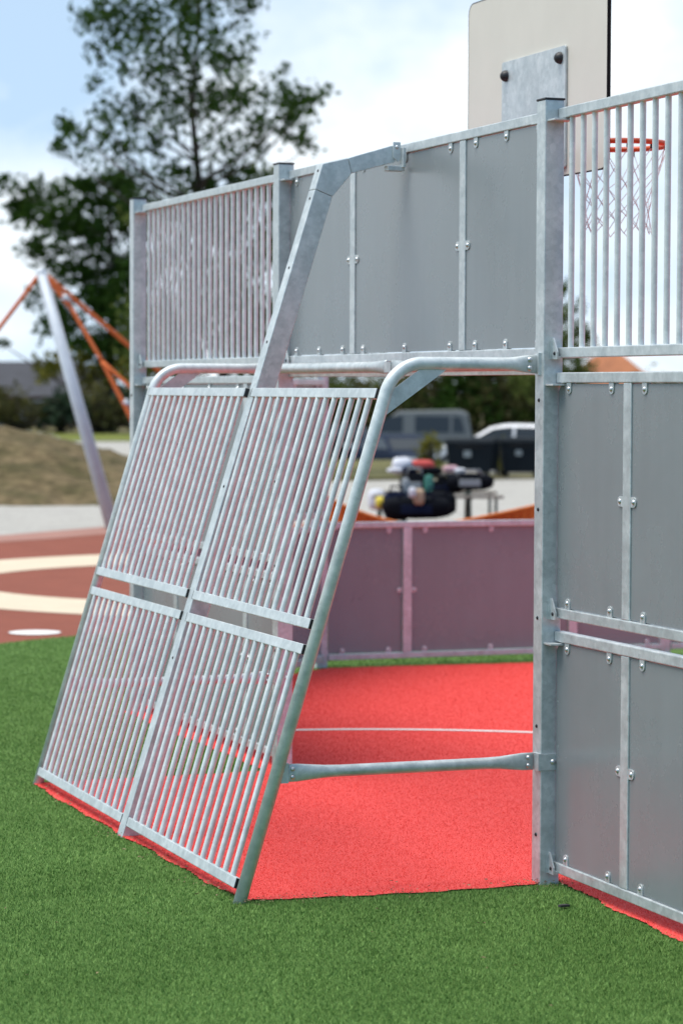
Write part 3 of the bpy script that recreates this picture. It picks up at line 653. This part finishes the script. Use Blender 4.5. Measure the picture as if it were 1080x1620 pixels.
# shrub masses: each bush is its own thing
def bush(x, y, r, depth, label, m, seed, group='bushes and hedges behind the car park', size=.16, n=9, wide=1.6):
    rg = random.Random(seed); b = at(x, 640, depth); b.z = gz_at(b); e = empty('bush', b, 0, label=label, cat='bush', group=group)
    rr = r/4200*depth; top = at(x, y-r, depth).z; C2 = []
    for k in range(n):
        px = x+rg.uniform(-r, r)*wide; d = depth+rg.uniform(-1, 1)*rr*1.1; p = at(px, y, d)
        f = 1-.35*abs((px-x)/(r*wide))**2; p.z = b.z+rg.uniform(.25, 1)*(top-b.z-rr*.35)*f; C2.append((p, rr*rg.uniform(.4, .62)))
    tr = MB()
    for c_, r_ in C2: tr.tube([b, (b+c_)/2+Vector((0, 0, -.1)), c_], [.06, .04, .015], 5)
    tr.v = [(x_-b.x, y_-b.y, z_-b.z) for x_, y_, z_ in tr.v]; tr.build('stem', BARK, e)
    quads_obj('foliage', leaves(C2, size, 9, seed, 10), m, e, b); return e
hs = [(500, 640, 62, LOLV), (575, 628, 60, LMID), (650, 615, 62, LOLV), (720, 628, 66, LDARK), (790, 612, 62, LOLV), (850, 630, 60, LMID), (898, 618, 52, LMID), (1045, 640, 62, LOLV), (1110, 640, 60, LMID)]
names = ['olive hedge bush behind the cage bars', 'green bush left of the gusset above the grey van', 'tall olive bush directly behind the grey van', 'dark bush at the right end of the grey van', 'olive bush above the white car', 'green bush beside the big post above the white car', 'bush below the orange roof in the slit', 'dull bush right of the orange roof', 'green bush at the far right of the slit']
for i, (x, y, r, m) in enumerate(hs): bush(x, y, r, 135, names[i], m, 30+i, size=.3, n=26, wide=1.15)
for i, (x, y, r) in enumerate([(30, 640, 34), (95, 636, 36), (160, 640, 36), (225, 636, 36), (-30, 640, 34), (290, 640, 36), (360, 640, 36), (430, 636, 40)]):
    bush(x, y, r, 112, ['dark clipped hedge part left of the mound top', 'dark hedge bush under the grey roof, right of the mound top', 'dark hedge bush just right of the leaning pole', 'dark hedge bush behind the far left post', 'dark hedge bush cut by the left picture edge', 'dark hedge bush behind the left panels', 'dark hedge bush behind the cage top', 'dark hedge bush behind the goal post'][i], LCON if i % 2 else LOLV, 60+i, size=.28, n=22, wide=1.1)
bush(683, 712, 24, 66, 'yellow-green bush between the dark blue car and the black bins', LYEL, 80, size=.12, n=14, wide=.8)
bush(795, 716, 22, 60, 'small bush with yellow-green top standing between two black bins', LYEL, 81, size=.12, n=12, wide=.5)

# mound, grass strip, path on the left; car park on the right
def mound(x, y):
    z = np.full(np.shape(x), -.6)
    for (px, d, hh, rx_, ry_) in ((-30, 49, 1.22, 3.4, 5), (70, 49, .92, 2.4, 5), (135, 50, .80, 1.7, 5), (200, 48.5, .42, 1.6, 4)):
        p = at(px, 640, d); q = ((x-p.x)/rx_)**2+((y-p.y)/ry_)**2; z = np.maximum(z, hh*1.35*np.exp(-q)-.33*hh-.02)
    return z + .05*np.sin(x*3.1+y)*np.sin(y*2.3) + .03*np.sin(x*7.7)*np.sin(y*6.1+x)
g = grid_mesh('grass_mound', np.arange(-4, 15, .25), np.arange(30, 55, .25), mound, MOUNDM); g['kind'] = 'structure'
def dsheet(name, pts, z, m):
    P = []
    for x, y in pts:
        d_ = Fv + R2*((x-540)/4200) - U2*((y-810)/4200); t = (0-CAM.z)/d_.z; p = CAM+d_*t; P.append((p.x, p.y))
    return P
def strip(name, lo, hi, m, zo):
    """ground strip between two distances, following the terrain"""
    vs = []; fs = []; n = 40; k = 14
    for i in range(n+1):
        lat = -60+i*3.2
        for j in range(k+1):
            d = lo(lat)+(hi(lat)-lo(lat))*j/k
            x = CAM.x+d*math.sin(YAW)+lat*math.cos(YAW); y = CAM.y+d*math.cos(YAW)-lat*math.sin(YAW); vs.append((x, y, float(terr(x, y))+zo))
    for i in range(n):
        for j in range(k): a = i*(k+1)+j; fs.append((a, a+k+1, a+k+2, a+1))
    me = bpy.data.meshes.new(name); me.from_pydata(vs, [], fs); me.update(); me.materials.append(m); o = bpy.data.objects.new(name, me); COL.objects.link(o); o['kind'] = 'structure'
strip('lawn_strip', lambda l: 96, lambda l: 112, GRASSY, .0)
strip('path', lambda l: 72, lambda l: 94 if l < -1 else 72.5, PAVE, .02)
def gpatch(name, pts, z, m):
    sheet(name, dsheet(name, pts, 0, m), z, m)
gpatch('rough_grass_patch', [(430, 752), (600, 757), (700, 752), (712, 733), (640, 728), (540, 728), (430, 730)], .006, turf_mat('rough_olive_grass', (.10, .09, .035), (.19, .17, .07), (.7, .75, .65), .5, 6))
ASPH = turf_mat('asphalt', (.10, .10, .10), (.15, .15, .145), (.85, .85, .85), .3, 12)
strip('car_park', lambda l: 80 if l > 0 else 95.7, lambda l: 125 if l > 0 else 95.9, ASPH, .03)

# ------------------------------------------------------------------ rope play structure on the left
STEEL = galv_mat('pole_steel', (.50, .55, .60), (.46, .51, .56), (.55, .6, .65), .05, .4)
pb = at(182, 838, 36); pb.z = -.1; pt = at(66, 432, 36)
rs = empty('rope_climbing_frame', (pb.x, pb.y, 0), 0, label='leaning galvanised pole with orange ropes running off both sides of its top', cat='climbing frame')
def rsb(mb, name, m, parent=rs):
    mb.v = [(x-pb.x, y-pb.y, z) for x, y, z in mb.v]; return mb.build(name, m, parent)
rsb(MB().tube([pb, pt], [.095, .075], 18), 'mast', STEEL)
rsb(MB().dome(pt, .08, (0, 0, 1), .8, 14, 4), 'mast_cap', STEEL)
rsb(MB().tube([pt+Vector((0, 0, -.02)), pt+Vector((-.02, 0, .06))], .05, 10), 'rope_clamp', ZINC)
def ropeline(a, b, r, sag=.05):
    return [a+(b-a)*t-Vector((0, 0, sag*4*t*(1-t))) for t in [k/16 for k in range(17)]]
def roped(a, b, r=.035, sag=.05, name='rope'): rsb(MB().tube(ropeline(a, b, r, sag), r*.78, 9), name, ROPED)
pt2 = pt+Vector((0, 0, .02)); anc = at(500, 800, 37); anc.z = .3
roped(pt2, at(-140, 690, 36), .038); roped(pt2, anc, .04, .0); j1 = at(112, 486, 36); roped(pt2, j1, .045, 0)
j2 = at(162, 572, 35.8); roped(j1, j2, .035, 0); roped(j2, at(222, 690, 35.6), .04, 0); roped(j2, at(430, 812, 35), .032, 0)
for p_ in (at(100, 468, 36), at(196, 634, 35.7)): rsb(MB().tube([p_, p_+Vector((.09, 0, -.1))], .055, 10), 'rope_sleeve', ZINC)
# low sagging rope hammock seen over the side wall
hm = empty('rope_hammock', tuple(Vector((at(680, 830, 30).x, at(680, 830, 30).y, 0))), 0, label='low orange rope net sagging just above the side wall', cat='rope net')
def hmb(mb, name, m):
    l = hm.location; mb.v = [(x-l.x, y-l.y, z) for x, y, z in mb.v]; return mb.build(name, m, hm)
for k in range(10):
    d = 28+k*.4; q = []; am = 1-k*.09
    for s_ in range(33):
        t = s_/32; x = 500+t*430
        y = 832-am*(min((672-x)/150, 1.2)**1.7*42 if x < 672 else ((x-672)/200)**1.25*38)
        q.append(at(x, y, d))
    hmb(MB().tube(q, .017, 7), 'rope', ROPE)
    if k == 0: q0 = q
    qn = q
cr_ = MB()
for a, b in list(zip(q0, qn))[::1]: cr_.tube([a, b], .010, 6)
hmb(cr_, 'cross_ropes', ROPE)
for p_ in (at(496, 800, 29.3), at(934, 800, 29.3)): hmb(MB().tube([Vector((p_.x, p_.y, -.1)), Vector((p_.x, p_.y, 1.0))], .06, 12), 'anchor_post', STEEL)

# ------------------------------------------------------------------ picnic table and belongings
TW = mat('weathered_plank', (.30, .27, .22), .85, var=.3, vscale=8); TG = mat('green_painted_steel', (.05, .09, .07), .5)
tp = at(690, 700, 37.5); tp.z = 0; frz = -YAW
pt_ = empty('picnic_table', tuple(tp), frz, label='picnic table with benches on the paving beyond the side wall', cat='picnic table')
for k in range(4): MB().box((0, -.27+k*.18, .715), (1.15, .165, .04)).build('table_plank', TW, pt_, .006)
for s_ in (-1, 1):
    for k in range(2): MB().box((0, s_*(.72+k*.14)-.0, .42), (1.8, .13, .04)).build('bench_plank', TW, pt_, .006)
    MB().tube([(s_*.45, -.8, .39), (s_*.45, -.62, .39), (s_*.45, .62, .39), (s_*.45, .8, .39)], .025, 8).build('bench_beam', TG, pt_)
    for q_ in (-1, 1):
        MB().tube([(s_*.45, q_*.24, .70), (s_*.45, q_*.42, .39), (s_*.45, q_*.62, -.02)], .026, 8).build('leg', TG, pt_)
        MB().tube([(s_*.8, q_*.78, .40), (s_*.8, q_*.78, -.02)], .022, 8).build('bench_leg', TG, pt_)
def blob(name, px, py, w, h, dp, d, m, label, cat, seed, parts=None, group=None):
    """soft lumpy bag / bundle resting with its centre at the surveyed point"""
    c = at(px, py, d); rg = random.Random(seed); n, k = 16, 9; vs = []
    for j in range(k+1):
        th = -math.pi/2+math.pi*j/k
        for i in range(n):
            ph = 2*math.pi*i/n; cx_ = math.copysign(abs(math.cos(ph))**.6, math.cos(ph)); sx_ = math.copysign(abs(math.sin(ph))**.6, math.sin(ph))
            rr = abs(math.cos(th))**.55; f = 1+rg.uniform(-.08, .08)
            vs.append(Vector((cx_*rr*w/2*f, sx_*rr*dp/2*f, math.copysign(abs(math.sin(th))**.7, math.sin(th))*h/2*(1+rg.uniform(-.06, .06))+h/2)))
    fs = [(j*n+i, j*n+(i+1) % n, (j+1)*n+(i+1) % n, (j+1)*n+i) for j in range(k) for i in range(n)]
    e = empty(name, (c.x, c.y, c.z-h/2), frz, label=label, cat=cat, group=group)
    mb = MB(); mb.add(vs, fs, True); mb.build('body', m, e)
    if parts:
        mb = MB(); mb.tube([(-w*.28, -dp*.3, h*.8), (-w*.2, -dp*.45, h*1.18), (w*.2, -dp*.45, h*1.18), (w*.28, -dp*.3, h*.8)], .016, 6); mb.build('handle', parts, e)
        mb = MB(); mb.box((0, -dp*.50, h*.45), (w*.45, .03, h*.4)); mb.build('pocket', parts, e, .01)
    return e
FBK = mat('black_nylon', (.006, .007, .01), .9, spec=.08, bump=.3, bscale=12); FNV = mat('navy_cloth', (.008, .012, .03), .9, spec=.08); FWH = mat('white_cloth', (.62, .63, .68), .8, var=.1, vscale=9)
FRD = mat('red_cloth', (.55, .07, .06), .85, var=.25, vscale=7); FGR = mat('teal_cloth', (.06, .22, .17), .8); FYE = mat('yellow_ball', (.7, .55, .04), .5); FGY = mat('grey_cloth', (.25, .27, .28), .8); FPK = mat('pink_cloth', (.5, .3, .33), .8)
DB = 'bags and clothes heaped on and under the picnic table'
blob('duffel_bag', 658, 803, .95, .30, .4, 36.2, FBK, 'long black duffel bag lying on the ground in front of the table', 'bag', 1, FNV, DB)
blob('duffel_bag', 626, 800, .36, .40, .4, 36.4, FNV, 'round navy bag at the left end of the long black duffel', 'bag', 2, FBK, DB)
blob('duffel_bag', 742, 762, .66, .24, .4, 36.9, FBK, 'black bag on the right end of the table with a pale tag', 'bag', 3, FGY, DB)
blob('backpack', 655, 768, .42, .36, .3, 37.0, FBK, 'black backpack hanging under the table top at its left', 'bag', 4, FGY, DB)
blob('backpack', 712, 767, .42, .22, .3, 37.0, FBK, 'black backpack under the middle of the table', 'bag', 5, FNV, DB)
blob('white_bag', 636, 737, .30, .24, .25, 37.3, FWH, 'puffy white bag on the left end of the table', 'bag', 6, None, DB)
blob('cap', 624, 744, .22, .07, .2, 37.0, FWH, 'white cap lying beside the puffy white bag', 'cap', 7, None, DB)
blob('red_jacket', 668, 736, .34, .15, .3, 37.5, FRD, 'red jacket crumpled on the table beside the white bag', 'jacket', 8, None, DB)
blob('rolled_jumper', 648, 744, .20, .13, .2, 37.0, FNV, 'dark rolled jumper between the white bag and the red jacket', 'clothes', 9, None, DB)
blob('rolled_jumper', 682, 745, .30, .11, .2, 37.0, FBK, 'black rolled jumper in front of the red jacket', 'clothes', 10, None, DB)
blob('folded_towel', 712, 742, .22, .10, .2, 37.3, FPK, 'pinkish folded towel towards the right of the table top', 'towel', 11, None, DB)
blob('hanging_towel', 678, 766, .13, .26, .05, 36.85, FGR, 'teal towel hanging from the table edge', 'towel', 12, None, DB)
blob('white_bag', 641, 778, .13, .38, .12, 36.6, FGY, 'pale upright sack standing against the table end', 'bag', 13, None, DB)
blob('duffel_bag', 690, 797, .55, .34, .4, 36.5, FBK, 'added black lump filling the dark gap behind the right end of the long duffel', 'bag', 21, FNV, DB)  # added bag shape, only there to darken the gaps in the heap
blob('backpack', 690, 778, .5, .30, .3, 37.0, FBK, 'added black lump filling the shade under the table beside the teal towel', 'bag', 22, FBK, DB)  # added backpack shape, its black stands in for shade under the table top
blob('paper_bag', 662, 786, .16, .22, .14, 36.0, mat('kraft_paper', (.42, .30, .20), .9), 'small tan paper bag standing on the long black duffel', 'bag', 23, None, DB)
blob('white_bag', 652, 779, .10, .14, .12, 35.9, FWH, 'small white bag beside the tan paper bag', 'bag', 24, None, DB)
blob('folded_towel', 727, 745, .16, .08, .2, 37.2, FWH, 'white folded towel at the right end of the table top', 'towel', 25, None, DB)
blob('grey_bag', 595, 790, .25, .30, .3, 38.2, FWH, 'pale sack behind the yellow ball', 'bag', 26, None, DB)
blob('ball', 602, 795, .15, .16, .15, 36.6, FYE, 'yellow ball on the ground left of the bags', 'ball', 14, None, DB)

# ------------------------------------------------------------------ bins
BINM = mat('black_bin_plastic', (.010, .014, .018), .8, spec=.12, var=.2, vscale=3); BINL = mat('white_bin_sticker', (.22, .24, .24), .7)
def wheelie(px, d, w, h, dpth, label, group='black waste bins in the car park'):
    c = at(px, 700, d); c.z = gz_at(c); e = empty('waste_bin', tuple(c), frz, label=label, cat='bin', group=group)
    vs = []
    for z, s_ in ((.12, .86), (h*.86, 1.0)):
        for a, b in ((-1, -1), (1, -1), (1, 1), (-1, 1)): vs.append((a*w/2*s_, b*dpth/2*s_, z))
    MB().add(vs, [(0, 3, 2, 1), (4, 5, 6, 7), (0, 1, 5, 4), (1, 2, 6, 5), (2, 3, 7, 6), (3, 0, 4, 7)]).build('bin_body', BINM, e, .03)
    MB().box((0, 0, h*.87), (w*1.05, dpth*1.06, .05)).build('rim_band', BINM, e, .015)
    lid = MB(); lid.prism([(-dpth*.53, h*.90), (-dpth*.4, h*.97), (dpth*.2, h), (dpth*.53, h*.95), (dpth*.53, h*.90)], 0, -w*.52, w*.52); lid.build('lid', BINM, e, .02)
    for s_ in (-1, 1):
        MB().tube([(s_*w*.36, -dpth*.32, .07), (s_*w*.36+.05, -dpth*.32, .07)], .07, 12).build('wheel', BLACK, e)
        MB().tube([(s_*w*.36, dpth*.32, .07), (s_*w*.36+.05, dpth*.32, .07)], .07, 12).build('wheel', BLACK, e)
    MB().tube([(-w*.3, -dpth*.55, h*.80), (w*.3, -dpth*.55, h*.80)], .015, 6).build('handle', BLACK, e)
    MB().box((-.06*w, -dpth*.498, h*.62), (w*.16, .02, w*.14)).build('sticker', BINL, e)
wheelie(742, 57, 1.0, .86, .7, 'black bin with a pale sticker right of the yellow-green bush')
wheelie(822, 57.6, .86, .88, .7, 'black bin nearest the big post, below the white car')
wheelie(768, 59, .6, .86, .6, 'narrow black bin tucked behind the stickered one')

# ------------------------------------------------------------------ vehicles
GLASS = mat('car_glass', (.03, .035, .04), .08, .0, spec=.35); TYRE = mat('tyre', (.015, .015, .016), .8); HUB = mat('wheel_hub', (.35, .36, .37), .4, .6); LAMP = mat('head_lamp_glass', (.7, .72, .7), .2); REDL = mat('tail_lamp', (.35, .02, .02), .3)
def vehicle(px, d, rz, L, Wd, prof, roof, paint, label, cat, name, wins, group='vehicles in the car park'):
    """prof: lower body outline (x, z); roof: cabin outline (x, z) both along the length; front is +x"""
    c = at(px, 700, d); c.z = gz_at(c)+.03; e = empty(name, tuple(c), rz, label=label, cat=cat, group=group)
    def loft(poly, w0, w1, nm, m, bev=.05):
        zs = [p[1] for p in poly]; za, zb = min(zs), max(zs); n = len(poly); vs = []
        for s_ in (-1, 1):
            for x, z in poly: t = (z-za)/(zb-za+1e-6); vs.append((x, s_*(w0+(w1-w0)*t)/2, z))
        return MB().add(vs, [tuple(range(n)), tuple(reversed(range(n, 2*n)))]+[(i, i+n, (i+1) % n+n, (i+1) % n) for i in range(n)]).build(nm, m, e, bev)
    loft(prof, Wd, Wd*.96, 'body', paint, .07); loft(roof, Wd*.95, Wd*.74, 'cabin', paint, .08)
    zr = max(p[1] for p in roof); zb = min(p[1] for p in roof)
    def w_at(z): return (Wd*.95+(Wd*.74-Wd*.95)*(z-zb)/(zr-zb))/2
    for poly in wins:
        for s_ in (-1, 1):
            vs = [(x, s_*(w_at(z)+.012), z) for x, z in poly]; n = len(vs); vs += [(x, s_*(w_at(z)-.02), z) for x, z in poly]
            MB().add(vs, [tuple(range(n)), tuple(range(n, 2*n))]+[(i, i+n, (i+1) % n+n, (i+1) % n) for i in range(n)]).build('side_window', GLASS, e)
    # windscreen and rear window from the cabin outline: segments rising at each end
    xs = sorted(roof, key=lambda p: p[0]); 
    for nm, (b0, t0) in (('windscreen', (max(roof, key=lambda p: p[0]-p[1]*.01), max([p for p in roof if p[1] > zr-.12], key=lambda p: p[0]))), ('rear_window', (min(roof, key=lambda p: p[0]+p[1]*.01), min([p for p in roof if p[1] > zr-.12], key=lambda p: p[0])))):
        a = Vector((b0[0], b0[1])); b2 = Vector((t0[0], t0[1])); dd = b2-a; nr = Vector((dd.y, -dd.x)).normalized(); sg = 1 if nm == 'windscreen' else -1
        if nr.x*sg < 0: nr = -nr
        p_ = a+dd*.12+nr*.012; q_ = a+dd*.88+nr*.012
        vs = [(p_.x, -w_at(p_.y)*.9, p_.y), (p_.x, w_at(p_.y)*.9, p_.y), (q_.x, w_at(q_.y)*.9, q_.y), (q_.x, -w_at(q_.y)*.9, q_.y)]
        vs += [(x-nr.x*.03, y, z-nr.y*.03) for x, y, z in vs]
        MB().add(vs, [(0, 1, 2, 3), (7, 6, 5, 4), (0, 4, 5, 1), (1, 5, 6, 2), (2, 6, 7, 3), (3, 7, 4, 0)]).build(nm, GLASS, e)
    for x in (-L*.31, L*.31):
        for s_ in (-1, 1):
            w = MB().tube([(x, s_*(Wd/2-.19), .32), (x, s_*(Wd/2+.005), .32)], .32, 20).build('wheel', TYRE, e)
            MB().tube([(x, s_*(Wd/2-.02), .32), (x, s_*(Wd/2+.015), .32)], .19, 14).build('hub', HUB, w)
    for s_ in (-1, 1):
        MB().box((L/2-.06, s_*Wd*.36, .68), (.14, .32, .15)).build('headlight', LAMP, e, .03)
        MB().box((-L/2+.06, s_*Wd*.40, .78), (.14, .2, .22)).build('tail_light', REDL, e, .03)
    MB().box((L/2+.0, 0, .42), (.06, Wd*.6, .16)).build('grille', BLACK, e, .01)
    MB().box((L/2+.035, 0, .42), (.02, .5, .11)).build('number_plate', mat('blank_plate', (.6, .6, .6), .5), e)
    return e
def car_prof(L, h=.95): return [(-L/2, .28), (L/2, .28), (L/2, .62), (L/2-.15, .80), (L*.22, h), (-L*.42, h+.03), (-L/2, h-.1)]
VAN = mat('grey_van_paint', (.13, .14, .14), .5, 0, spec=.25); WCAR = mat('silver_white_paint', (.62, .62, .64), .35, coat=.6); NAVY = mat('dark_blue_paint', (.006, .014, .035), .6, spec=.12, coat=0); DARKC = mat('dark_car_paint', (.010, .011, .012), .6, spec=.12)
Lv = 4.9
vehicle(652, 110, frz+R(180-5), Lv, 1.9, [(-Lv/2, .3), (Lv/2, .3), (Lv/2, .75), (Lv/2-.1, .95), (-Lv/2, 1.0)], [(-Lv/2+.02, .95), (Lv/2-.75, .95), (Lv/2-1.5, 1.7), (Lv/2-1.9, 1.98), (-Lv/2+.55, 2.04), (-Lv/2+.18, 1.9)], VAN, 'grey van parked in front of the hedge', 'van', 'parked_van', [[(-Lv/2+.25, 1.12), (-Lv/2+.75, 1.12), (-Lv/2+.75, 1.78), (-Lv/2+.4, 1.74)], [(-Lv/2+.88, 1.12), (-Lv/2+2.3, 1.12), (-Lv/2+2.3, 1.8), (-Lv/2+.88, 1.78)], [(.35, 1.12), (1.6, 1.12), (.95, 1.76), (.35, 1.8)]])
Lc = 4.3; cab = [(-Lc*.42, .92), (Lc*.24, .92), (Lc*.06, 1.38), (-Lc*.04, 1.46), (-Lc*.28, 1.44), (-Lc*.36, 1.36)]
wn = [[(-Lc*.32, 1.0), (-Lc*.10, 1.0), (-Lc*.10, 1.37), (-Lc*.27, 1.36)], [(-Lc*.08, 1.0), (Lc*.18, 1.0), (Lc*.04, 1.33), (-Lc*.08, 1.38)]]
vehicle(798, 72, frz+R(180-14), Lc, 1.8, car_prof(Lc), cab, WCAR, 'silver-white car above the black bins beside the big post', 'car', 'parked_car', wn)
vehicle(634, 84, frz-R(66), Lc, 1.75, car_prof(Lc), cab, NAVY, 'dark blue car with a bright windscreen in front of the grey van', 'car', 'parked_car', wn)
vehicle(545, 94, frz-R(70), Lc, 1.75, car_prof(Lc), cab, DARKC, 'dark car seen only between the cage bars', 'car', 'parked_car', wn)
vehicle(-62, 60, frz, Lc, 1.8, car_prof(Lc), cab, WCAR, 'silver car half hidden behind the grassy mound at left', 'car', 'parked_car', wn)

# ------------------------------------------------------------------ houses far behind
def house(px, d, w, dp, hw, hr, wall, roofm, label, cat='building', rz=0, hip=.25):
    c = at(px, 640, d); c.z = gz_at(c); e = empty('house', tuple(c), frz+rz, label=label, cat=cat)
    MB().box((0, 0, hw/2), (w, dp, hw)).build('wall', wall, e)
    o = .4; vs = [(-w/2-o, -dp/2-o, hw), (w/2+o, -dp/2-o, hw), (w/2+o, dp/2+o, hw), (-w/2-o, dp/2+o, hw), (-w*(.5-hip), 0, hw+hr), (w*(.5-hip), 0, hw+hr)]
    MB().add(vs, [(0, 1, 5, 4), (2, 3, 4, 5), (1, 2, 5), (3, 0, 4), (3, 2, 1, 0)]).build('roof', roofm, e)
    for k in range(int(w/3)):
        f = MB().box((-w/2+1.5+k*3, -dp/2-.02, hw*.55), (1.2, .08, 1.0)).build('window', mat('white_frame', (.6, .6, .6), .6), e)
        MB().box((-w/2+1.5+k*3, -dp/2-.065, hw*.55), (1.0, .02, .8)).build('pane', GLASS, f)
def roof_mat(name, c):
    m = mat(name, c, .8, var=.35, vscale=1.2); return m
house(20, 135, 12, 9, 1.5, 1.75, mat('brick_wall', (.22, .14, .10), .9, var=.3, vscale=4), roof_mat('dark_slate_roof', (.045, .045, .055)), 'long low building with a dark grey roof behind the hedge at left')
house(962, 150, 7.4, 8, 1.9, 3.15, mat('pale_render', (.5, .45, .4), .9, var=.1), roof_mat('orange_tile_roof', (.42, .15, .06)), 'house with an orange tiled roof peeking through the slit above the right panels', hip=.42)
